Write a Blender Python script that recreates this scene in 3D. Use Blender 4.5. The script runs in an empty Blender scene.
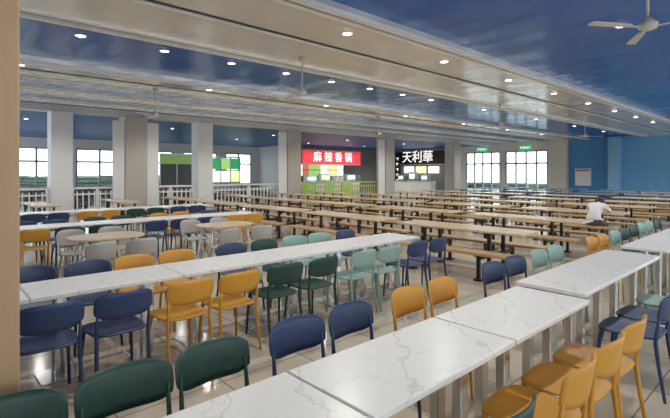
import bpy, bmesh, math, random
from mathutils import Vector, Matrix
random.seed(4)
S = bpy.context.scene
COL = S.collection
PI = math.pi
try:
    S.view_settings.view_transform = 'Standard'
    S.view_settings.look = 'None'
except Exception:
    pass
ORD = ['first','second','third','fourth','fifth','sixth','seventh','eighth','ninth','tenth','eleventh','twelfth','thirteenth','fourteenth','fifteenth','sixteenth']

# ---------------------------------------------------------------- materials
def mat(name, col, rough=.5, metal=0.0, emit=None, es=0.0, noise=0.0, nscale=8.0, bump=0.0, bscale=40.0, spec=.5):
    m = bpy.data.materials.new(name); m.use_nodes = True
    nt = m.node_tree; b = nt.nodes['Principled BSDF']
    b.inputs['Base Color'].default_value = (*col, 1)
    b.inputs['Roughness'].default_value = rough
    b.inputs['Metallic'].default_value = metal
    b.inputs['Specular IOR Level'].default_value = spec
    if emit:
        b.inputs['Emission Color'].default_value = (*emit, 1)
        b.inputs['Emission Strength'].default_value = es
    tc = nt.nodes.new('ShaderNodeTexCoord')
    if noise > 0:
        n = nt.nodes.new('ShaderNodeTexNoise'); n.inputs['Scale'].default_value = nscale
        n.inputs['Detail'].default_value = 4
        nt.links.new(tc.outputs['Object'], n.inputs['Vector'])
        mx = nt.nodes.new('ShaderNodeMix'); mx.data_type = 'RGBA'
        mx.inputs[6].default_value = (*[c*(1-noise) for c in col], 1)
        mx.inputs[7].default_value = (*[min(1, c*(1+noise)) for c in col], 1)
        nt.links.new(n.outputs['Fac'], mx.inputs[0])
        nt.links.new(mx.outputs[2], b.inputs['Base Color'])
    if bump > 0:
        n2 = nt.nodes.new('ShaderNodeTexNoise'); n2.inputs['Scale'].default_value = bscale
        nt.links.new(tc.outputs['Object'], n2.inputs['Vector'])
        bp = nt.nodes.new('ShaderNodeBump'); bp.inputs['Strength'].default_value = bump
        bp.inputs['Distance'].default_value = .02
        nt.links.new(n2.outputs['Fac'], bp.inputs['Height']); nt.links.new(bp.outputs['Normal'], b.inputs['Normal'])
    return m

def ceiling_mat(name, col, rough, metal, amp, spec=.5):
    """glossy sheet slats laid across the band: regular fine joints, slight oil-canning"""
    m = mat(name, col, rough, metal, noise=.05, nscale=.7, spec=spec)
    nt = m.node_tree; b = nt.nodes['Principled BSDF']
    tc = nt.nodes.new('ShaderNodeTexCoord')
    w = nt.nodes.new('ShaderNodeTexWave'); w.bands_direction = 'X'; w.inputs['Scale'].default_value = 1.8
    nt.links.new(tc.outputs['Object'], w.inputs['Vector'])
    r = nt.nodes.new('ShaderNodeValToRGB'); r.color_ramp.elements[0].position = .0; r.color_ramp.elements[1].position = .25
    nt.links.new(w.outputs['Fac'], r.inputs[0])
    mp = nt.nodes.new('ShaderNodeMapping'); mp.inputs['Scale'].default_value = (1.3, .6, 1)
    nt.links.new(tc.outputs['Object'], mp.inputs['Vector'])
    n = nt.nodes.new('ShaderNodeTexNoise'); n.inputs['Scale'].default_value = .8; n.inputs['Detail'].default_value = 1.5
    nt.links.new(mp.outputs[0], n.inputs['Vector'])
    b1 = nt.nodes.new('ShaderNodeBump'); b1.inputs['Strength'].default_value = .25; b1.inputs['Distance'].default_value = .004
    nt.links.new(r.outputs[0], b1.inputs['Height'])
    b2 = nt.nodes.new('ShaderNodeBump'); b2.inputs['Strength'].default_value = 1.0; b2.inputs['Distance'].default_value = amp
    nt.links.new(n.outputs['Fac'], b2.inputs['Height']); nt.links.new(b1.outputs['Normal'], b2.inputs['Normal'])
    nt.links.new(b2.outputs['Normal'], b.inputs['Normal'])
    return m

def marble_mat():
    BASE = (.87,.865,.85,1)
    m = mat('marble', BASE[:3], .25)
    nt = m.node_tree; b = nt.nodes['Principled BSDF']
    tc = nt.nodes.new('ShaderNodeTexCoord'); oi = nt.nodes.new('ShaderNodeObjectInfo')
    mul = nt.nodes.new('ShaderNodeMath'); mul.operation = 'MULTIPLY'; mul.inputs[1].default_value = 30
    nt.links.new(oi.outputs['Random'], mul.inputs[0])
    add = nt.nodes.new('ShaderNodeVectorMath'); add.operation = 'ADD'
    nt.links.new(tc.outputs['Object'], add.inputs[0]); nt.links.new(mul.outputs[0], add.inputs[1])
    prev = None
    for rot, sc, dist, wd, col in ((.7,.7,9,.0006,(.72,.69,.65)), (-.5,1.3,12,.0005,(.77,.75,.72))):
        mp = nt.nodes.new('ShaderNodeMapping'); mp.inputs['Rotation'].default_value = (0, 0, rot)
        nt.links.new(add.outputs[0], mp.inputs['Vector'])
        w = nt.nodes.new('ShaderNodeTexWave'); w.inputs['Scale'].default_value = sc; w.inputs['Distortion'].default_value = dist
        w.inputs['Detail'].default_value = 6; w.inputs['Detail Scale'].default_value = 1.1; w.inputs['Detail Roughness'].default_value = .6
        nt.links.new(mp.outputs[0], w.inputs['Vector'])
        r = nt.nodes.new('ShaderNodeValToRGB'); e = r.color_ramp.elements
        e[0].position = 0; e[0].color = (*col,1); e[1].position = wd*14; e[1].color = BASE
        x = e.new(wd); x.color = (.82,.81,.79,1)
        nt.links.new(w.outputs['Fac'], r.inputs[0])
        if prev is None: prev = r
        else:
            mx = nt.nodes.new('ShaderNodeMix'); mx.data_type = 'RGBA'; mx.blend_type = 'DARKEN'; mx.inputs[0].default_value = 1
            nt.links.new(prev.outputs[0], mx.inputs[6]); nt.links.new(r.outputs[0], mx.inputs[7])
            nt.links.new(mx.outputs[2], b.inputs['Base Color'])
    return m

def floor_mat():
    m = mat('floor_tiles', (.42,.37,.31), .12, spec=.6)
    nt = m.node_tree; b = nt.nodes['Principled BSDF']
    tc = nt.nodes.new('ShaderNodeTexCoord')
    br = nt.nodes.new('ShaderNodeTexBrick'); br.offset = 0
    br.inputs['Scale'].default_value = 1.0; br.inputs['Brick Width'].default_value = .8; br.inputs['Row Height'].default_value = .8
    br.inputs['Mortar Size'].default_value = .006
    br.inputs['Color1'].default_value = (.70,.615,.50,1); br.inputs['Color2'].default_value = (.65,.57,.46,1)
    br.inputs['Mortar'].default_value = (.28,.23,.18,1)
    nt.links.new(tc.outputs['Object'], br.inputs['Vector'])
    n = nt.nodes.new('ShaderNodeTexNoise'); n.inputs['Scale'].default_value = 3; n.inputs['Detail'].default_value = 6
    nt.links.new(tc.outputs['Object'], n.inputs['Vector'])
    mx = nt.nodes.new('ShaderNodeMix'); mx.data_type = 'RGBA'; mx.blend_type = 'MULTIPLY'; mx.inputs[0].default_value = .22
    nt.links.new(br.outputs['Color'], mx.inputs[6]); nt.links.new(n.outputs['Fac'], mx.inputs[7])
    nt.links.new(mx.outputs[2], b.inputs['Base Color'])
    return m

def wood_mat(name, c1, c2, rough=.4):
    m = mat(name, c1, rough)
    nt = m.node_tree; b = nt.nodes['Principled BSDF']
    tc = nt.nodes.new('ShaderNodeTexCoord'); mp = nt.nodes.new('ShaderNodeMapping'); mp.inputs['Scale'].default_value = (14, 1.2, 8)
    n = nt.nodes.new('ShaderNodeTexNoise'); n.inputs['Scale'].default_value = 2; n.inputs['Detail'].default_value = 5
    nt.links.new(tc.outputs['Object'], mp.inputs['Vector']); nt.links.new(mp.outputs[0], n.inputs['Vector'])
    r = nt.nodes.new('ShaderNodeValToRGB'); r.color_ramp.elements[0].position = .35; r.color_ramp.elements[1].position = .65
    r.color_ramp.elements[0].color = (*c1, 1); r.color_ramp.elements[1].color = (*c2, 1)
    nt.links.new(n.outputs['Fac'], r.inputs[0]); nt.links.new(r.outputs[0], b.inputs['Base Color'])
    return m

def glass_mat():
    m = bpy.data.materials.new('pane_glass'); m.use_nodes = True; nt = m.node_tree
    out = nt.nodes['Material Output']; nt.nodes.remove(nt.nodes['Principled BSDF'])
    t = nt.nodes.new('ShaderNodeBsdfTransparent'); t.inputs[0].default_value = (.92,.97,.96,1)
    g = nt.nodes.new('ShaderNodeBsdfGlossy'); g.inputs['Roughness'].default_value = .03
    mx = nt.nodes.new('ShaderNodeMixShader'); mx.inputs[0].default_value = .06
    nt.links.new(t.outputs[0], mx.inputs[1]); nt.links.new(g.outputs[0], mx.inputs[2]); nt.links.new(mx.outputs[0], out.inputs[0])
    return m

M = dict(
 marble=marble_mat(), floor=floor_mat(), glass=glass_mat(),
 silver=ceiling_mat('silver_ceiling', (.80,.78,.74), .17, .5, .055),
 blueceil=ceiling_mat('blue_ceiling', (.003,.105,.42), .16, .0, .055, .25),
 blueplain=mat('plain_blue_ceiling', (.008,.11,.38), .45, noise=.1),
 trim=mat('ceiling_trim', (.80,.79,.77), .35, .2, noise=.06),
 darktrim=mat('dark_gap', (.03,.04,.05), .6, noise=.1),
 pillar=mat('tan_pillar', (.47,.31,.18), .55, noise=.06, nscale=3),
 column=mat('grey_column', (.54,.51,.46), .5, noise=.06),
 white=mat('white_paint', (.88,.89,.89), .5, noise=.02),
 wallwhite=mat('white_wall', (.75,.74,.72), .6, noise=.05),
 cream=mat('cream_wall', (.74,.70,.61), .6, noise=.05),
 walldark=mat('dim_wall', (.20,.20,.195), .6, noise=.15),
 bluewall=mat('blue_wall', (.07,.28,.58), .4, noise=.08),
 lightblue=mat('light_blue_wall', (.15,.42,.71), .4, noise=.08),
 paleblue=mat('pale_blue_pillar', (.24,.50,.76), .4, noise=.06),
 chrome=mat('chrome', (.76,.76,.76), .2, 1.0, noise=.05),
 greyframe=mat('grey_window_frame', (.42,.43,.43), .4, .1, noise=.05),
 blackmetal=mat('dark_frame_metal', (.022,.021,.02), .4, .4, noise=.2),
 woodtop=wood_mat('pale_yellow_wood', (.60,.46,.29), (.69,.56,.38), .26),
 woodbench=wood_mat('tan_bench_wood', (.46,.29,.135), (.54,.36,.18), .3),
 bluetop=wood_mat('blue_grey_laminate', (.15,.20,.26), (.20,.26,.33), .3),
 bluebench=wood_mat('dark_blue_laminate', (.04,.07,.12), (.06,.10,.16), .35),
 darkwood=wood_mat('red_brown_wood', (.15,.05,.03), (.22,.08,.05), .7),
 lightwood=wood_mat('light_oak', (.60,.46,.31), (.68,.54,.38), .3),
 fan=mat('fan_cream', (.55,.52,.47), .4, noise=.05),
 lens=mat('lamp_lens', (1,1,1), .4, emit=(1,.96,.9), es=6, noise=.01),
 rail=mat('white_rail', (.90,.90,.89), .4, noise=.03),
 redsign=mat('red_sign', (.5,.03,.04), .4, emit=(.85,.05,.07), es=.7, noise=.2, nscale=2),
 letter=mat('lit_letter', (.9,.9,.88), .4, emit=(1,.93,.9), es=1.1, noise=.02),
 blacksign=mat('black_sign', (.015,.017,.02), .35, noise=.1),
 greenlit=mat('green_lit', (.02,.26,.09), .3, emit=(.05,.5,.18), es=.55, noise=.4, nscale=2),
 menulit=mat('lit_menu', (.8,.75,.45), .4, emit=(1,.88,.45), es=.9, noise=.3, nscale=5),
 menugreen=mat('lit_green_menu', (.25,.5,.16), .4, emit=(.45,.78,.22), es=.7, noise=.3, nscale=5),
 menured=mat('lit_red_menu', (.5,.15,.10), .4, emit=(.9,.3,.18), es=.5, noise=.3, nscale=5),
 whitelit=mat('lit_white', (.85,.88,.86), .4, emit=(.85,1,.95), es=1.1, noise=.1),
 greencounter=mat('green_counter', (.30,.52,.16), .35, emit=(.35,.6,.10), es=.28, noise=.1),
 yellow=mat('yellow_green_rail', (.58,.60,.20), .4, noise=.05),
 steel=mat('steel', (.55,.56,.57), .3, .9, noise=.06),
 exitgreen=mat('exit_green', (.0,.25,.09), .4, emit=(.0,.6,.2), es=.6, noise=.05),
 poster_red=mat('poster_red', (.45,.12,.10), .5, noise=.05),
 ground=mat('outdoor_paving', (.33,.34,.34), .8, noise=.1, nscale=2),
 hedge=mat('hedge_leaves', (.07,.10,.08), .8, noise=.5, nscale=9, bump=1, bscale=6),
 skin=mat('skin', (.55,.33,.23), .5, noise=.05), hair=mat('black_hair', (.02,.017,.015), .45, noise=.3, nscale=40),
 shirt=mat('white_cloth', (.80,.80,.79), .8, noise=.06, bump=.2), trousers=mat('grey_cloth', (.10,.11,.13), .8, noise=.1),
)
CH = {'blue': (mat('navy_plastic', (.022,.046,.13), .4, noise=.05), 'navy blue'),
      'orange': (mat('mustard_plastic', (.62,.30,.035), .4, noise=.05), 'mustard orange'),
      'green': (mat('green_plastic', (.012,.052,.044), .4, noise=.05), 'dark green'),
      'teal': (mat('teal_plastic', (.28,.44,.40), .4, noise=.05), 'pale teal'),
      'grey': (mat('grey_plastic', (.44,.43,.41), .45, noise=.05), 'light grey')}

# ---------------------------------------------------------------- mesh helpers
def box(bm, c, s, bevel=0.0, rot=None, mi=0):
    mt = Matrix.Translation(Vector(c))
    if rot is not None: mt = mt @ rot
    mt = mt @ Matrix.Diagonal((s[0], s[1], s[2], 1))
    r = bmesh.ops.create_cube(bm, size=1, matrix=mt)
    fs = set(f for v in r['verts'] for f in v.link_faces)
    for f in fs: f.material_index = mi
    if bevel > 0:
        es = list(set(e for v in r['verts'] for e in v.link_edges))
        bmesh.ops.bevel(bm, geom=es, offset=bevel, segments=2, affect='EDGES', profile=.5)

def tube(bm, pts, rads, seg=8, mi=0):
    pts = [Vector(p) for p in pts]; rings = []
    for i, p in enumerate(pts):
        t = (pts[min(i+1, len(pts)-1)] - pts[max(i-1, 0)]).normalized()
        a = Vector((1,0,0)) if abs(t.x) < .8 else Vector((0,1,0))
        u = t.cross(a).normalized(); v = t.cross(u).normalized()
        r = rads[i] if isinstance(rads, (list, tuple)) else rads
        rings.append([bm.verts.new(p + r*(math.cos(2*PI*k/seg)*u + math.sin(2*PI*k/seg)*v)) for k in range(seg)])
    for a, b in zip(rings[:-1], rings[1:]):
        for k in range(seg):
            f = bm.faces.new((a[k], a[(k+1)%seg], b[(k+1)%seg], b[k])); f.material_index = mi; f.smooth = True
    f = bm.faces.new(rings[0]); f.material_index = mi
    f = bm.faces.new(list(reversed(rings[-1]))); f.material_index = mi

def lathe(bm, prof, seg=20, c=(0,0,0)):
    rings = [[bm.verts.new((c[0]+r*math.cos(2*PI*k/seg), c[1]+r*math.sin(2*PI*k/seg), c[2]+z)) for k in range(seg)] for r, z in prof]
    for a, b in zip(rings[:-1], rings[1:]):
        for k in range(seg):
            f = bm.faces.new((a[k], a[(k+1)%seg], b[(k+1)%seg], b[k])); f.smooth = True
    bm.faces.new(rings[0]); bm.faces.new(rings[-1])

def obj(name, bm, m, parent=None, smooth=False):
    bmesh.ops.recalc_face_normals(bm, faces=bm.faces)
    me = bpy.data.meshes.new(name); bm.to_mesh(me); bm.free()
    if smooth:
        for p in me.polygons: p.use_smooth = True
    for mm in (m if isinstance(m, list) else [m]): me.materials.append(mm)
    o = bpy.data.objects.new(name, me); COL.objects.link(o)
    if parent: o.parent = parent
    return o

def boxobj(name, c, s, m, parent=None, bevel=0.0):
    bm = bmesh.new(); box(bm, c, s, bevel); return obj(name, bm, m, parent)

def tag(o, label=None, cat=None, group=None, kind=None):
    if label: o['label'] = label
    if cat: o['category'] = cat
    if group: o['group'] = group
    if kind: o['kind'] = kind
    return o

def thing(name, label, cat, loc=(0,0,0), rz=0, group=None):
    o = bpy.data.objects.new(name, None); o.empty_display_size = .1; COL.objects.link(o)
    o.location = loc; o.rotation_euler = (0,0,rz)
    return tag(o, label, cat, group)

def dup(o, parent=None):
    c = o.copy(); COL.objects.link(c)
    if parent: c.parent = parent
    for ch in list(o.children): dup(ch, c)
    return c

class Kind:
    """first placement uses the prototype itself, later ones copy it with its parts"""
    def __init__(s, root): s.root = root; s.used = False
    def place(s, loc, rz, label, group=None):
        o = s.root if not s.used else dup(s.root)
        s.used = True
        o.location = loc; o.rotation_euler = (0,0,rz); o['label'] = label
        if group: o['group'] = group
        return o

def struct(name, lo, hi, m, label=None, cat=None, bevel=0):
    c = [(a+b)/2 for a, b in zip(lo, hi)]; s = [abs(b-a) for a, b in zip(lo, hi)]
    bm = bmesh.new(); box(bm, (0,0,0), s, bevel); o = obj(name, bm, m); o.location = c
    return tag(o, label, cat, None, 'structure')

def text_part(name, s, size, m, parent, loc, rot, ext=.015):
    cu = bpy.data.curves.new(name, 'FONT'); cu.body = s; cu.size = size; cu.extrude = ext; cu.align_x = 'CENTER'; cu.align_y = 'CENTER'
    t = bpy.data.objects.new('tmp', cu); COL.objects.link(t)
    bpy.context.view_layer.update()
    me = bpy.data.meshes.new_from_object(t.evaluated_get(bpy.context.evaluated_depsgraph_get()))
    bpy.data.objects.remove(t)
    me.materials.clear(); me.materials.append(m)
    o = bpy.data.objects.new(name, me); COL.objects.link(o); o.parent = parent; o.location = loc; o.rotation_euler = rot
    return o

# ---------------------------------------------------------------- the room
XE = 33.0
struct('floor', (-4,-4,-.1), (XE+.2,33,0), M['floor'], 'glossy beige tiled canteen floor', 'floor')
struct('ground', (XE+.2,-10,-.15), (70,50,-.05), M['ground'], 'paving outside the end doors', 'ground')
struct('ground', (-30,33,-.15), (XE+.2,50,-.05), M['ground'], 'paving outside the far windows', 'ground')
bands = [(-4,.95,'s'), (.95,4.47,'b'), (4.47,7.6,'s'), (7.6,10.6,'b'), (10.6,12.4,'s'), (12.4,13.7,'b'), (13.7,14.7,'s'), (14.7,15.8,'b'), (15.8,16.5,'s'), (16.5,17.75,'b')]
for a, b, k in bands:
    z = 4.0 if k == 'b' else 3.92
    struct('ceiling', (-4,a,z), (XE,b,4.3), M['blueceil'] if k == 'b' else M['silver'],
           ('blue metal ceiling band' if k == 'b' else 'silver metal ceiling band'), 'ceiling')
n = 1
for a, b, k in bands[1:]:
    sg = 1 if k == 's' else -1          # stepped edge on the silver side of each boundary
    far = a > 14
    for off, w, zz, m in (((.05,.09,3.88,'trim'),) if far else ((.05,.09,3.86,'trim'),(.15,.05,3.90,'darktrim'),(.25,.10,3.885,'trim'))):
        y = a + sg*off
        struct('trim_%d' % n, (-4,y-w/2,zz), (XE,y+w/2,4.05), M[m]); n += 1
for y in (5.9, 11.6):                    # linear air slots in the silver bands
    struct('trim_%d' % n, (-4,y-.03,3.91), (XE,y+.03,3.95), M['darktrim']); n += 1
    struct('trim_%d' % n, (-4,y+.05,3.895), (XE,y+.10,3.95), M['trim']); n += 1
ZB = 3.78
struct('trim_%d' % n, (-4,17.75,ZB), (XE,18.25,4.3), M['wallwhite'], 'white beam over the railing line', 'beam'); n += 1
struct('ceiling', (-4,18.25,ZB), (XE,33,4.0), M['blueplain'], 'blue ceiling of the hall beyond the railing', 'ceiling')
# unseen walls added to cut fill light: one solid, one with a window band
struct('added_wall_rear', (-4.2,-4,0), (-4,18,4.3), M['wallwhite'], 'added unseen wall behind the camera, cuts sky fill', 'wall')
struct('added_wall_front', (-4,-4.2,0), (XE,-4,1.0), M['wallwhite'], 'added unseen low wall under the window band, shapes fill light', 'wall')
struct('added_wall_front', (-4,-4.2,2.7), (XE,-4,4.3), M['wallwhite'], 'added unseen wall over the window band, shapes fill light', 'wall')
# columns
def pillar(x, y, a, m, label, ztop):
    struct('pillar', (x-a/2,y-a/2,0), (x+a/2,y+a/2,ztop), M[m], label, 'pillar', bevel=.015)
struct('pillar', (-.27,2.47,0), (.33,3.07,3.92), M['pillar'], 'tan pillar close to the camera at the left edge', 'pillar', bevel=.01)
for x, l in ((6.0,'grey square pillar nearest along the railing'), (13.5,'grey square pillar left of the red shop sign'),
             (20.7,'grey square pillar right of the red shop sign'), (28.0,'grey square pillar right of the black shop sign')):
    pillar(x, 18.0, .8, 'column', l, ZB)
for x, l in ((3.56,'white pillar furthest left along the railing'), (8.84,'white pillar between grey pillars along the railing')):
    pillar(x, 18.0, .66, 'white', l, ZB)
pillar(-1.4, 18.0, .8, 'column', 'grey square pillar behind the tan foreground pillar', ZB)
for i, (x0, x1) in enumerate(((5.18,5.58),(6.42,6.85),(12.6,13.08),(19.7,20.28))):   # white panels beside the pillars
    t = tag(boxobj('side_panel', (0,0,0), (x1-x0,.06,3.6), M['white']), ['white panel on the left of the nearest grey pillar','white panel on the right of the nearest grey pillar','white panel beside the grey pillar left of the red sign','white panel beside the grey pillar right of the red sign'][i], 'panel', 'white panels beside the pillars')
    t.location = ((x0+x1)/2, 17.7, 1.8)
# end wall
struct('wall_right', (XE,-4,0), (XE+.2,9.2,4.3), M['lightblue'], 'light blue part of the end wall', 'wall')
struct('wall_right', (XE,9.2,0), (XE+.2,12.0,4.3), M['bluewall'], 'deeper blue part of the end wall', 'wall')
struct('pillar', (XE-.6,8.75,0), (XE,9.4,3.95), M['paleblue'], 'pale blue pillar projecting from the blue end wall', 'pillar')
struct('wall_end', (XE-.4,12.0,0), (XE+.2,13.0,4.0), M['cream'], 'pale cream column between blue wall and glass doors', 'wall')
struct('wall_end', (XE,13.0,0), (XE+.2,13.4,4.3), M['wallwhite'], 'white wall pier right of the glass doors', 'wall')
struct('wall_end', (XE,16.6,0), (XE+.2,17.0,3.3), M['wallwhite'], 'white wall pier between the glass doors', 'wall')
struct('wall_end', (XE,13.4,3.3), (XE+.2,22.0,4.3), M['wallwhite'], 'white wall above the glass doors', 'wall')
struct('wall_end', (XE,20.0,0), (XE+.2,22.0,3.3), M['wallwhite'], 'white wall left of the glass doors', 'wall')
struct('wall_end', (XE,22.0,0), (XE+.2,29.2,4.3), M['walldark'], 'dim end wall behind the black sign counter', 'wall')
struct('baseboard_right', (XE-.03,-4,0), (XE,8.75,.5), M['wallwhite'])
XB = 20.8
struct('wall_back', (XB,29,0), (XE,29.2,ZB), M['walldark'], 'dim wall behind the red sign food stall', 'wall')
struct('wall_side', (XB,29.2,0), (XB+.2,32.2,ZB), M['wallwhite'], 'short wall by the red sign stall', 'wall')
# far window wall of second hall: wide daylight windows
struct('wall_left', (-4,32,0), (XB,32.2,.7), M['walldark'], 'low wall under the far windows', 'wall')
struct('wall_left', (-4,32,3.2), (XB,32.2,ZB), M['wallwhite'], 'wall band above the far windows', 'wall')
xs = [-4,-.5,3.0,6.5,10.0,13.5,17.0,20.1]
for x in xs: struct('wall_left', (x,32,.7), (x+.7,32.2,3.2), M['wallwhite'])
for i, x in enumerate(xs[:-1]):
    wd = xs[i+1]-x-.7
    w = thing('window_%d' % (i+1), None, None, (x+.7+wd/2,32.1,.7)); w['kind'] = 'structure'
    bm = bmesh.new()
    for dx in (-wd/2+.05,0,wd/2-.05): box(bm, (dx,0,1.25), (.11,.08,2.5))
    for z in (.05,1.65,2.45): box(bm, (0,0,z), (wd,.08,.11))
    obj('window_frame', bm, M['greyframe'], w); boxobj('pane', (0,0,1.25), (wd-.1,.012,2.4), M['glass'], w)
# glass doors
for i, (a, b) in enumerate(((13.4,16.6),(17.0,20.0))):
    d = thing('door_%d' % (i+1), 'glazed double door %s of the end wall' % ('right' if i == 0 else 'left'), 'door', (XE+.1,(a+b)/2,0)); d['kind'] = 'structure'
    W = b-a
    bm = bmesh.new()
    for t in (-.5,-.25,0,.25,.5): box(bm, (0,t*(W-.1),1.65), (.1,.1,3.3))
    for z in (.1,2.35,3.25): box(bm, (0,0,z), (.1,W,.12))
    obj('door_frame', bm, M['greyframe'], d); boxobj('pane', (0,0,1.65), (.012,W-.1,3.2), M['glass'], d)
    for t in (-.06,.06): boxobj('door_handle', (-.09,t*W/1.6,1.1), (.04,.03,.5), M['chrome'], d)
for (y, l) in ((15.0,'green lit exit sign above the right glass doors'), (18.5,'green lit exit sign above the left glass doors')):
    e = thing('exit_sign', l, 'sign', (XE-.04,y,3.5), 0)
    c = boxobj('sign_case', (0,0,0), (.08,.9,.34), M['exitgreen'], e, .01)
    text_part('lettering', '安全出口', .2, M['letter'], c, (-.045,0,0), (PI/2,0,-PI/2), .004)
# outside: hedges added to darken the overbright doors and windows
def hedge(lo, hi, label):
    bm = bmesh.new(); box(bm, (0,0,0), [b-a for a, b in zip(lo, hi)])
    bmesh.ops.subdivide_edges(bm, edges=bm.edges[:], cuts=14, use_grid_fill=True)
    for v in bm.verts: v.co += Vector((random.uniform(-.12,.12), random.uniform(-.12,.12), random.uniform(-.12,.12) if v.co.z > 0 else 0))
    o = obj('hedge', bm, M['hedge']); o.location = [(a+b)/2 for a, b in zip(lo, hi)]; tag(o, label, 'hedge')
hedge((43,10,-.05), (44.2,26,.5), 'added low hedge darkening the view through the glass end doors')
hedge((-6,41,-.05), (24,42.2,1.3), 'added low hedge darkening the view through the far left windows')

# ---------------------------------------------------------------- plastic chair
def rrect(a, b, n, ex):
    out = []
    for k in range(n):
        t = 2*PI*k/n; c, s = math.cos(t), math.sin(t)
        out.append((a*math.copysign(abs(c)**(2/ex), c), b*math.copysign(abs(s)**(2/ex), s)))
    return out
def slab(bm, o, prof):
    rings = [[bm.verts.new((x*sc, y*sc, z)) for x, y in o] for sc, z in prof]; N = len(o)
    for a, b in zip(rings[:-1], rings[1:]):
        for k in range(N): bm.faces.new((a[k], a[(k+1)%N], b[(k+1)%N], b[k]))
    bm.faces.new(rings[0]); bm.faces.new(rings[-1])
def seat_bm():
    bm = bmesh.new(); o = [(x*(1+.06*(y/.215)), y) for x, y in rrect(.215, .215, 32, 4.2)]
    slab(bm, o, ((.92,.434),(.985,.438),(1,.445),(.985,.452),(.94,.455),(.7,.448),(.35,.443))); return bm
def back_bm(wd=.218, z0=.575, z1=.785, wrap=.055, th=.006):
    bm = bmesh.new(); NU, NV = 17, 7; L = []
    for side in (0, 1):
        g = []
        for i in range(NU):
            u = -1 + 2*i/(NU-1); hh = (z1-z0)/2*(1-.36*abs(u)**6 - .06*u*u); row = []
            for j in range(NV):
                v = -1 + 2*j/(NV-1)
                z = (z0+z1)/2 + v*hh
                x = wd*u*(1-.03*abs(v)**3)
                y = -.262 + wrap*u*u - .16*(z-.6) + (th if side else -th)*(1-.3*max(abs(u)**6, abs(v)**6))
                row.append(bm.verts.new((x, y, z)))
            g.append(row)
        L.append(g)
    for g in L:
        for i in range(NU-1):
            for j in range(NV-1): bm.faces.new((g[i][j], g[i+1][j], g[i+1][j+1], g[i][j+1]))
    A, B = L
    loop = [(i,0) for i in range(NU)] + [(NU-1,j) for j in range(1,NV)] + [(i,NV-1) for i in range(NU-2,-1,-1)] + [(0,j) for j in range(NV-2,0,-1)]
    for p, q in zip(loop, loop[1:]+loop[:1]):
        bm.faces.new((A[p[0]][p[1]], A[q[0]][q[1]], B[q[0]][q[1]], B[p[0]][p[1]]))
    return bm
def make_chair(c):
    m, word = CH[c]
    t = thing('dining_chair', word, 'chair', (0,0,0), 0, 'plastic dining chairs')
    obj('seat', seat_bm(), m, t, True); obj('backrest', back_bm(), m, t, True)
    for s in (-1, 1):
        bm = bmesh.new(); tube(bm, [(s*.205,.205,0),(s*.195,.19,.25),(s*.18,.165,.437)], [.011,.014,.019]); obj('leg', bm, m, t)
        bm = bmesh.new(); tube(bm, [(s*.205,-.255,0),(s*.196,-.215,.25),(s*.19,-.195,.42),(s*.192,-.205,.52),(s*.19,-.222,.66)], [.011,.014,.016,.013,.009]); obj('leg', bm, m, t)
    return Kind(t)
def make_shell():
    m, word = CH['grey']
    t = thing('shell_chair', word, 'chair', (0,0,0), 0, 'light grey shell chairs')
    obj('seat', seat_bm(), m, t, True); obj('backrest', back_bm(.21,.52,.78,.10,.005), m, t, True)
    for s in (-1, 1):
        bm = bmesh.new(); tube(bm, [(s*.20,.15,.44),(s*.205,-.08,.56),(s*.19,-.17,.62)], [.012,.011,.010]); obj('arm', bm, m, t)
        bm = bmesh.new(); tube(bm, [(s*.15,-.19,.43),(s*.16,-.235,.56)], [.014,.011]); obj('back_post', bm, m, t)
    for sx in (-1, 1):
        for sy in (-1, 1):
            bm = bmesh.new(); tube(bm, [(sx*.21,sy*.2,0),(sx*.13,sy*.13,.437)], [.009,.015]); obj('leg', bm, m, t)
    return Kind(t)
KC = {c: make_chair(c) for c in ('blue','orange','green','teal')}
KS = make_shell()

def chair_row(side, rowname, y, lst, rz, group):
    cnt = {}; tot = {}
    for item in lst: tot[item[1]] = tot.get(item[1], 0) + 1
    for item in lst:
        x, c = item[0], item[1]; yy = item[2] if len(item) > 2 else y
        k = cnt.get(c, 0); cnt[c] = k+1
        w = ORD[k] if tot[c] > 1 else 'only'
        lab = '%s %s plastic chair%s, %s side of the %s' % (w, CH[c][1], ' from the left' if tot[c] > 1 else '', side, rowname)
        KC[c].place((x, yy, 0), rz + random.uniform(-.04,.04), lab, group)

chair_row('far', 'foreground marble tables', 1.98, [(.24,'green'),(.70,'green'),(1.16,'green'),(1.72,'blue'),(2.19,'blue'),(2.82,'orange'),(3.29,'orange'),
          (4.24,'blue',2.03),(4.72,'blue',2.03),(5.33,'teal',2.03),(5.8,'teal',2.03),(6.95,'orange'),(7.42,'orange'),(7.98,'teal'),(8.45,'green'),(9.0,'green'),(9.5,'teal'),(10.0,'teal'),(10.6,'green')], PI, 'chairs on the far side of the foreground tables')
chair_row('near', 'foreground marble tables', 1.05, [(1.72,'green',1.07),(2.38,'orange'),(2.85,'orange'),(3.32,'orange'),(4.22,'blue'),(4.7,'blue'),(5.3,'teal')], 0, 'chairs on the near side of the foreground tables')
chair_row('near', 'middle marble tables', 3.91, [(.67,'blue'),(1.16,'blue'),(1.70,'orange'),(2.19,'orange'),(2.72,'green'),(3.22,'green'),(3.85,'teal'),(4.33,'teal'),(4.90,'blue'),(5.37,'blue')], 0, 'chairs on the near side of the middle tables')
chair_row('far', 'middle marble tables', 4.9, [(.78,'blue'),(1.26,'blue'),(1.73,'orange'),(2.20,'orange'),(2.92,'blue'),(3.42,'green'),(3.92,'teal'),(4.39,'teal'),(4.95,'blue')], PI, 'chairs on the far side of the middle tables')
chair_row('near', 'third table row', 8.83, [(1.35,'orange'),(1.85,'green'),(2.35,'green'),(3.3,'blue'),(3.78,'blue'),(4.3,'blue'),(5.0,'orange'),(5.47,'orange')], 0, 'chairs on the near side of the third row')
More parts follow.
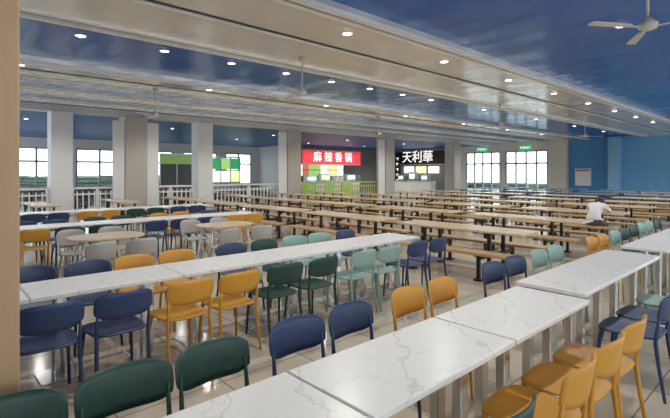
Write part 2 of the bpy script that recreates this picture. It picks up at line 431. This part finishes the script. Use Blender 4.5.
chair_row('far', 'third table row', 9.8, [(1.4,'blue'),(1.9,'blue'),(2.6,'green'),(3.1,'green'),(3.9,'orange'),(4.4,'orange'),(5.1,'blue')], PI, 'chairs on the far side of the third row')
chair_row('near', 'fourth table row', 12.0, [(1.8,'blue'),(2.3,'blue'),(2.9,'orange'),(3.4,'orange'),(4.0,'green'),(4.5,'green'),(5.1,'blue'),(5.6,'blue')], 0, 'chairs on the near side of the fourth row')

# ---------------------------------------------------------------- marble tables
def make_table(L, W):
    t = thing('dining_table', 'white marble topped table', 'table', (0,0,0), 0, 'long marble topped tables')
    boxobj('tabletop', (0,0,.732), (L,W,.036), M['marble'], t, .006)
    for sx in (-1, 1):
        x = sx*(L/2-.24)
        boxobj('foot_plate', (x,0,.008), (.30,.30,.016), M['chrome'], t, .004)
        for sy in (-1, 1):
            bm = bmesh.new(); box(bm, (x,sy*.075,.365), (.08,.06,.70), .006); obj('post', bm, M['chrome'], t)
        boxobj('support_plate', (x,0,.705), (.10,W-.14,.018), M['chrome'], t)
    return Kind(t)
K1 = make_table(1.175, .56); K2 = make_table(1.19, .60)
r1 = [(.69,1.46),(1.88,1.46),(3.07,1.46),(4.40,1.54),(5.58,1.54),(7.23,1.50),(8.41,1.50),(9.59,1.50),(10.77,1.50)]
for i, (x, y) in enumerate(r1):
    K1.place((x,y,0), 0, 'white marble dining table, %s from the left in the foreground row' % ORD[i], 'foreground marble tables')
for i, x in enumerate([0.0,1.2,2.4,3.6,4.8]):
    K2.place((x,4.33,0), 0, 'white marble dining table, %s from the left in the middle row' % ORD[i], 'middle marble tables')
for i, x in enumerate([1.6,2.8,4.0,5.2]):
    K2.place((x,9.32,0), 0, 'white topped dining table, %s from the left in the third row' % ORD[i], 'third row of white tables')
for i, x in enumerate([2.0,3.2,4.4,5.6]):
    K2.place((x,12.5,0), 0, 'white topped dining table, %s from the left in the fourth row' % ORD[i], 'fourth row of white tables')
# small oak tables with rounded tops and shell chairs
def make_small():
    t = thing('small_table', 'oak', 'table')
    bm = bmesh.new(); slab(bm, rrect(.52,.36,40,3.0), ((.96,.72),(1,.726),(1,.744),(.985,.75))); obj('tabletop', bm, M['lightwood'], t)
    for sx in (-1,1):
        for sy in (-1,1):
            bm = bmesh.new(); tube(bm, [(sx*.42,sy*.27,0),(sx*.34,sy*.2,.722)], [.014,.02]); obj('leg', bm, M['white'], t)
    return Kind(t)
KT = make_small()
KT.place((2.05,7.30,0), 0, 'small rounded light oak table behind the middle row, the left one', 'small oak tables')
KT.place((4.1,7.45,0), 0, 'small rounded light oak table behind the middle row, the right one', 'small oak tables')
for x, y, rz, l in ((1.75,6.72,.15,'near left of the left oak table'), (2.32,6.70,-.1,'near right of the left oak table'), (1.75,7.90,PI,'far left of the left oak table'), (2.35,7.92,PI,'far right of the left oak table'),
                    (3.75,6.86,.1,'near left of the right oak table'), (4.42,6.86,-.1,'near right of the right oak table'), (3.8,8.04,PI,'far left of the right oak table'), (4.4,8.04,PI,'far right of the right oak table')):
    KS.place((x,y,0), rz, 'light grey shell chair at the ' + l, 'grey shell chairs')

# ---------------------------------------------------------------- bench tables
def make_bench(top, seat):
    t = thing('bench_table', 'bench', 'table')
    bm = bmesh.new(); box(bm, (0,0,.73), (.64,2.4,.04), .008); obj('tabletop', bm, top, t)
    for s in (-1, 1): boxobj('bench_seat', (s*.60,0,.435), (.28,2.4,.045), seat, t, .008)
    for s in (-1, 1):
        bm = bmesh.new(); y = s*.62
        box(bm, (0,y,.345), (1.26,.05,.05))
        for sx in (-1, 1):
            box(bm, (sx*.60,y,.21), (.05,.05,.41)); box(bm, (sx*.60,y,.015), (.12,.12,.03))
            box(bm, (sx*.25,y,.36), (.05,.05,.70)); box(bm, (sx*.25,y,.015), (.13,.12,.03))
            box(bm, (sx*.60,y,.40), (.22,.05,.025))
        box(bm, (0,y,.695), (.58,.05,.03))
        obj('trestle', bm, M['blackmetal'], t)
    bm = bmesh.new(); box(bm, (0,0,.345), (.05,1.2,.05)); obj('stretcher', bm, M['blackmetal'], t)
    return Kind(t)
KB = make_bench(M['woodtop'], M['woodbench'])
KBB = make_bench(M['bluetop'], M['bluebench'])
LINE = ['nearest','second','third','fourth','furthest']
for j, yc in enumerate((4.3,7.2,10.1,13.0,15.9)):
    xsb = [7.0+2.5*i for i in range(9)]
    if j == 4: xsb = [2.6,4.9] + xsb[:4]
    for i, x in enumerate(xsb):
        dy = random.uniform(-.16,.16) if i > 2 else 0
        dx = random.uniform(-.25,.25) if i > 2 else 0
        rz = random.uniform(-.03,.03)
        if i == 2 and j == 0: rz = 0
        if x > 21: KBB.place((x+dx, yc+dy, 0), rz, 'blue grey bench table near the end wall, %s from the left in the %s line' % (ORD[i-6], LINE[j]), 'blue grey bench tables near the end wall')
        else: KB.place((x+dx, yc+dy, 0), rz, 'tan bench table, %s from the left in the %s line of bench tables' % (ORD[i], LINE[j]), 'tan bench tables in the main hall')
KD = make_bench(M['darkwood'], M['darkwood'])
for i in range(15):
    x = (4.2,6.6,9.0,11.6,14.6)[i%5] + .3*(i//5); y = (20.4,23.2,29.6)[i//5]
    KD.place((x,y,0), 0, 'dark red bench table beyond the railing, %s from the left in the %s line' % (ORD[i%5], ('near','middle','far')[i//5]), 'dark red bench tables beyond the railing')

# ---------------------------------------------------------------- railings
def railing(x0, x1, m, label, y=18.0, h=1.12):
    t = thing('railing', label, 'railing', ((x0+x1)/2,y,0)); L = x1-x0
    boxobj('top_rail', (0,0,h), (L,.09,.08), m, t, .01); boxobj('bottom_rail', (0,0,.12), (L,.05,.05), m, t)
    boxobj('middle_rail', (0,0,h-.22), (L,.05,.06), m, t)
    bm = bmesh.new(); n = int(L/.18)
    for k in range(1, n): box(bm, (-L/2+k*L/n,0,(h-.06)/2+.04), (.04,.04,h-.25))
    obj('balusters', bm, m, t)
    for k in range(3): boxobj('post', (-L/2+.04+k*(L/2-.04),0,h/2), (.08,.08,h), m, t)
railing(3.90,5.59, M['rail'], 'white metal railing between the left white pillar and nearest grey pillar')
railing(6.41,8.50, M['rail'], 'white metal railing between the nearest grey pillar and second white pillar')
railing(9.18,13.09, M['rail'], 'long white metal railing in front of the green lit stall')
railing(-.9,3.22, M['rail'], 'white metal railing at far left beside the tan pillar')
railing(13.92,20.28, M['yellow'], 'yellow green railing under the red shop sign')

# ---------------------------------------------------------------- stalls
def counter(name, label, loc, rz, L, m):
    t = thing(name, label, 'counter', loc, rz)
    boxobj('body', (0,0,.45), (L,.7,.9), m, t, .01); boxobj('worktop', (0,0,.925), (L+.06,.78,.05), M['steel'], t, .008)
    np_ = int(L/1.0)
    for k in range(np_):
        boxobj('front_panel', (-L/2+(k+.5)*L/np_,-.36,.48), (L/np_-.12,.02,.62), M['white'] if k % 2 else m, t, .005)
    boxobj('glass_guard', (0,-.36,1.2), (L,.015,.5), M['glass'], t)
    for k in range(4): boxobj('guard_post', (-L/2+.05+k*(L-.1)/3,-.36,1.2), (.04,.04,.5), M['steel'], t)
def sign(label, loc, rz, L, H, m, s, size, lm, off=0):
    t = thing('shop_sign', label, 'sign', loc, rz)
    b = boxobj('sign_board', (0,0,0), (L,.12,H), m, t, .015)
    text_part('lettering', s, size, lm, b, (off,-.07,0), (PI/2,0,0), .02)
    for z in (-H/2-.03, H/2+.03): boxobj('sign_rail', (0,0,z), (L+.1,.16,.06), M['steel'], t)
def spot(x, y, z, e):  # lamp for the ceiling downlights and for added fill spots
    l = bpy.data.lights.new('downlight_or_fill_lamp', 'SPOT'); l.energy = e; l.color = (1,.965,.90); l.spot_size = math.radians(150); l.spot_blend = .6; l.shadow_soft_size = .08
    lo = bpy.data.objects.new('downlight_or_fill_lamp', l); COL.objects.link(lo); lo.location = (x,y,z)
def make_pendant():
    t = thing('pendant_lamp', 'p', 'lamp')
    bm = bmesh.new(); tube(bm, [(0,0,0),(0,0,-.9)], .012, 6); obj('cord', bm, M['blackmetal'], t)
    bm = bmesh.new(); lathe(bm, [(.03,-.88),(.06,-.92),(.17,-1.06),(.16,-1.065)], 16); obj('lamp_shade', bm, M['blackmetal'], t)
    bm = bmesh.new(); lathe(bm, [(.05,-1.0),(.09,-1.04),(.07,-1.10),(.02,-1.12)], 12); obj('bulb', bm, M['lens'], t)
    return Kind(t)
KP = make_pendant()
sign('long red lit shop sign with white lettering', (24.6,27.0,2.85), 0, 6.3, 1.05, M['redsign'], '麻 辣 香 锅', .88, M['letter'])
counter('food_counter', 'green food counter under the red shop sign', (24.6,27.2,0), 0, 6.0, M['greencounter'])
for i in range(18):
    r, c = divmod(i, 9)
    b = boxobj('menu_board', (0,0,0), (.62,.06,.46), M[('menulit','whitelit','menugreen','whitelit','menulit','menugreen','menured')[(i*3+r) % 7]]); b.location = (22.0+.66*c,28.95,2.13-.52*r)
    tag(b, 'lit menu board %s from the left in the %s row behind the red sign counter' % (ORD[c], ('upper','lower')[r]), 'menu board', 'lit menu boards')
for i in range(4):
    t = thing('food_warmer', 'steel food warmer %s from the left on the counter under the red sign' % ORD[i], 'appliance', (22.4+1.45*i,27.25,.95), 0, 'food warmers under the red sign')
    h = (.44,.6,.38,.55)[i]
    boxobj('case', (0,0,h/2), (1.0,.45,h), M['steel'], t, .02); boxobj('lit_window', (0,-.23,h/2+.02), (.85,.012,h*.6), M[('whitelit','menulit','menured','whitelit')[i]], t)
for i in range(5):
    KP.place((22.4+1.1*i,27.7,ZB), 0, 'small pendant lamp %s from the left over the red sign counter' % ORD[i], 'pendant lamps over the red sign counter')
for x in (22.4,24.6,26.8): spot(x, 26.0, 3.6, 110)  # added fill spots without fixtures, brighten the counter below the red sign
sign('black shop sign with white lettering beside the far grey pillar', (XE-.08,24.2,3.0), -PI/2, 5.0, 1.2, M['blacksign'], '天利華', 1.15, M['letter'], -.6)
t = thing('banner_panel', 'tall dark vertical panel with white marks left of the black sign', 'panel', (XE-.08,27.1,0), -PI/2)
b = boxobj('panel_board', (0,0,1.75), (.6,.1,3.5), M['blacksign'], t, .01)
bm = bmesh.new()
for k in range(5): box(bm, (0,-.06,3.0-.5*k), (.3,.02,.05)); box(bm, (.05*(-1)**k,-.06,2.9-.5*k), (.05,.02,.22))
obj('white_mark', bm, M['letter'], b)
counter('food_counter', 'white food counter under the black shop sign', (XE-1.4,24.4,0), -PI/2, 4.4, M['white'])
for y in (22.8,24.4,26.0): spot(XE-2.4, y, 3.6, 120)  # fill spots with no fixture, added to light up the white counter
for i in range(3):
    b = boxobj('menu_board', (0,0,0), (.06,1.1,.6), M[('whitelit','menulit','whitelit')[i]]); b.location = (XE-.05,23.1+1.35*i,1.9)
    tag(b, 'lit white menu screen %s from the right under the black sign' % ORD[i], 'menu board', 'lit menu screens')
for i, (yy, hh) in enumerate(((23.0,.55),(24.3,.75),(25.5,.5))):
    t = thing('food_warmer', 'steel food warmer %s from the right on the counter under the black sign' % ORD[i], 'appliance', (XE-1.35,yy,.95), -PI/2, 'food warmers under the black sign')
    boxobj('case', (0,0,hh/2), (.7,.45,hh), M['steel'], t, .02); boxobj('lit_window', (0,-.23,hh/2), (.55,.012,hh*.55), M['whitelit'], t)
t = thing('stall_front', 'green lit glass stall front with a bright window below, beyond the railing', 'stall', (14.9,27.0,0))
boxobj('lower_panel', (0,0,.45), (2.2,.1,.9), M['steel'], t)
for k in range(6):
    boxobj('lit_panel', (-.72+(k%3)*.72,0,1.4+.85*(k//3)), (.64,.06,.72), M[('whitelit','whitelit','menulit','greenlit','menugreen','greenlit')[k]], t)
bm = bmesh.new()
for k in range(4): box(bm, (-1.08+k*.72,-.04,1.35), (.06,.1,2.7))
for z in (2.68,1.0,1.82): box(bm, (0,-.04,z), (2.2,.1,.08))
obj('frame', bm, M['steel'], t)
t = thing('stall_front', 'unlit dark stall front left of the green stall', 'stall', (12.0,28.0,0))
boxobj('lower_panel', (0,0,.5), (2.2,.1,1.0), M['walldark'], t); boxobj('top_panel', (0,0,2.5), (2.1,.06,.6), M['greencounter'], t); boxobj('dark_panel', (0,0,1.6), (2.1,.05,1.2), M['walldark'], t)
bm = bmesh.new()
for k in range(3): box(bm, (-1.07+k*1.07,-.04,1.4), (.06,.1,2.8))
box(bm, (0,-.04,2.82), (2.2,.1,.1)); obj('frame', bm, M['steel'], t)
# notice board on blue wall
t = thing('notice_board', 'pale notice board with a thin red strip on the blue end wall', 'notice board', (XE-.04,11.05,1.35))
boxobj('board', (0,0,0), (.05,1.0,1.15), M['white'], t, .01); boxobj('red_panel', (-.03,0,.46), (.012,.85,.1), M['poster_red'], t)

# ---------------------------------------------------------------- downlights and lamps
def make_down():
    t = thing('downlight', 'd', 'ceiling light')
    bm = bmesh.new(); lathe(bm, [(.075,0),(.095,-.004),(.095,-.014),(.075,-.018)], 20); obj('rim', bm, M['white'], t)
    bm = bmesh.new(); lathe(bm, [(.073,-.008),(.073,-.021),(.045,-.026)], 20); obj('lens', bm, M['lens'], t)
    return Kind(t)
KDn = make_down()
lname = ['nearest blue ceiling band','nearest silver ceiling band','middle blue ceiling band','far silver ceiling band','far blue ceiling band']
for j, (y, x0, st, nn, z) in enumerate(((2.15,2.47,5.6,6,4.0),(5.15,2.3,2.7,9,3.92),(8.45,1.97,1.42,8,4.0),(11.2,1.5,4.2,7,3.92),(15.25,2.5,4.2,7,4.0))):
    for i in range(nn):
        x = x0+st*i
        KDn.place((x,y,z), 0, 'round white downlight, %s from the left along the %s' % (ORD[i], lname[j]), 'downlights in the ceiling bands')
        if j == 2 and i % 2: continue
        e = (185,104,98,140,180)[j]
        if j == 0 and i >= 4: e = 280
        spot(x, y, z-.06, e)
for i in range(4):          # last lamps of the middle band, further apart
    KDn.place((15.2+4.4*i,8.45,4.0), 0, 'round white downlight, %s of the widely spaced ones along the middle blue ceiling band' % ORD[i], 'downlights in the ceiling bands')
    spot(15.2+4.4*i, 8.45, 3.94, 155)
for j, y in enumerate((21.0,25.0)):  # downlights added to brighten the hall beyond the railing
    for i in range(5):
        x = 3.0+5.8*i
        KDn.place((x,y,ZB), 0, 'added round downlight beyond the railing, %s from the left in the %s row' % (ORD[i], 'near' if j == 0 else 'far'), 'added downlights beyond the railing')
        spot(x, y, ZB-.06, 70)

# ---------------------------------------------------------------- ceiling fans
def make_fan():
    t = thing('ceiling_fan', 'f', 'ceiling fan')     # origin at the ceiling
    bm = bmesh.new(); lathe(bm, [(.02,-.10),(.06,-.06),(.065,0)], 16); obj('canopy', bm, M['fan'], t)
    bm = bmesh.new(); tube(bm, [(0,0,-.05),(0,0,-.66)], .014, 10); obj('rod', bm, M['fan'], t)
    bm = bmesh.new(); lathe(bm, [(.03,-.60),(.05,-.64),(.095,-.67),(.10,-.70),(.085,-.73),(.035,-.75)], 20); obj('motor', bm, M['fan'], t)
    for k in range(3):
        a = 2*PI*k/3 + .35; R = Matrix.Rotation(a, 4, 'Z')
        bm = bmesh.new()
        box(bm, (.18,0,-.715), (.18,.03,.010))
        P = Matrix.Rotation(math.radians(5), 4, 'X')
        vs = [(.22,-.036),(.70,-.052),(.72,.0),(.70,.052),(.22,.036)]
        up = [bm.verts.new(P @ Vector((x,y,.005)) + Vector((0,0,-.71))) for x, y in vs]
        dn = [bm.verts.new(P @ Vector((x,y,-.005)) + Vector((0,0,-.71))) for x, y in vs]
        bm.faces.new(up); bm.faces.new(list(reversed(dn)))
        for q in range(5): bm.faces.new((up[q], dn[q], dn[(q+1)%5], up[(q+1)%5]))
        bmesh.ops.transform(bm, matrix=R, verts=bm.verts); obj('blade', bm, M['fan'], t)
    return Kind(t)
KF = make_fan()
for x, y, z, r, l in ((5.86,1.31,4.0,.12,'cream ceiling fan nearest the camera at the upper right'),
                      (5.42,6.83,3.92,-.95,'cream ceiling fan over the middle marble tables'),
                      (13.8,7.1,3.92,-.9,'cream ceiling fan over the middle of the bench tables'),
                      (20.8,6.9,3.92,.7,'cream ceiling fan furthest away in front of the blue wall'),
                      (4.6,12.1,3.92,-.9,'cream ceiling fan at far left before the railing'),
                      (13.5,12.1,3.92,.2,'cream ceiling fan before the red shop sign')):
    KF.place((x,y,z), r, l, 'cream three blade ceiling fans')

# ---------------------------------------------------------------- seated person in white, leaning low over the table
def person(loc):
    V = [(0,0,.57),(.04,0,.70),(.14,0,.82),(.25,0,.905),(.315,0,.94),(.38,0,.965),(.435,0,.985),(.485,0,1.005)]
    R = [.14,.13,.142,.10,.058,.075,.092,.07]
    E = [(i,i+1) for i in range(7)]
    def add(p, r, a):
        V.append(p); R.append(r); E.append((a,len(V)-1)); return len(V)-1
    for s in (-1, 1):
        a = add((.25,s*.15,.91), .066, 3); a = add((.33,s*.20,.845), .053, a); a = add((.41,s*.22,.80), .043, a); a = add((.53,s*.16,.795), .034, a); a = add((.61,s*.11,.79), .027, a)
        b = add((.05,s*.09,.55), .10, 0); b = add((.24,s*.095,.545), .08, b); b = add((.43,s*.095,.525), .060, b); b = add((.42,s*.095,.30), .048, b); b = add((.40,s*.095,.09), .038, b); b = add((.53,s*.10,.04), .034, b)
    me = bpy.data.meshes.new('body'); me.from_pydata([Vector(v) for v in V], E, [])
    o = bpy.data.objects.new('tmp_body', me); COL.objects.link(o)
    sk = o.modifiers.new('s', 'SKIN'); sk.use_smooth_shade = True
    for i, r in enumerate(R): me.skin_vertices[0].data[i].radius = (r, r)
    me.skin_vertices[0].data[0].use_root = True
    ss = o.modifiers.new('u', 'SUBSURF'); ss.levels = 2; ss.render_levels = 2
    bpy.context.view_layer.update()
    m2 = bpy.data.meshes.new_from_object(o.evaluated_get(bpy.context.evaluated_depsgraph_get()))
    bpy.data.objects.remove(o)
    bm = bmesh.new(); bm.from_mesh(m2)
    for f in bm.faces:
        c = f.calc_center_median()
        f.material_index = 0 if ((c.x > .31 and abs(c.y) < .11 and c.z > .86) or (c.x > .53 and c.z > .7)) else (1 if c.z > .60 else 2)
    for s in (-1, 1):                    # hands: five unequal curled fingers each
        for k, (dy, ln) in enumerate(((.028,.06),(.01,.072),(-.008,.067),(-.026,.052))):
            y = s*(.095+dy); tube(bm, [(.61,y,.79),(.63+ln*.5,y-s*.006,.787),(.63+ln,y-s*.01,.772)], [.0105,.009,.007], 6)
        tube(bm, [(.595,s*.085,.79),(.625,s*.055,.785),(.655,s*.048,.775)], [.012,.010,.008], 6)
    def ball(c, r, mi, sc=(1,1,1)):
        q = bmesh.ops.create_uvsphere(bm, u_segments=10, v_segments=8, radius=r, matrix=Matrix.Translation(c) @ Matrix.Diagonal((*sc,1)))
        for f in set(f for v in q['verts'] for f in v.link_faces): f.material_index = mi; f.smooth = True
    for s in (-1, 1):
        ball((.512,s*.033,.95), .011, 3); ball((.43,s*.095,.968), .022, 0, (.8,.4,1.3))
    ball((.52,0,.92), .016, 0, (1,.8,1.2)); ball((.48,0,.897), .02, 4, (.6,1.2,.4))
    t = thing('person', 'person in white top leaning low over a bench table, back to camera', 'person', loc)
    lip = mat('lips', (.4,.14,.12), .5, noise=.05)
    obj('body', bm, [M['skin'], M['shirt'], M['trousers'], M['hair'], lip], t)
    bm = bmesh.new(); bmesh.ops.create_uvsphere(bm, u_segments=20, v_segments=14, radius=.110, matrix=Matrix.Translation((.432,0,.998)) @ Matrix.Diagonal((1,.95,1,1)))
    dl = [v for v in bm.verts if (v.co.x > .48 and v.co.z < 1.015) or v.co.z < .93]
    bmesh.ops.delete(bm, geom=dl, context='VERTS'); obj('hair', bm, M['hair'], t, True)
person((11.40,3.60,0))

# ---------------------------------------------------------------- world, camera
w = bpy.data.worlds.new('World'); S.world = w; w.use_nodes = True
nt = w.node_tree; bg = nt.nodes['Background']
bg.inputs[0].default_value = (.88,.95,1,1); bg.inputs[1].default_value = 3.4
cam = bpy.data.cameras.new('camera'); co = bpy.data.objects.new('camera', cam); COL.objects.link(co)
co.location = (0,0,1.7); th = math.radians(42.6); co.rotation_euler = (PI/2,0,-th)
cam.sensor_width = 36; cam.lens = 36*450/670; cam.shift_y = -37/670; cam.clip_start = .05; cam.clip_end = 300
S.camera = co
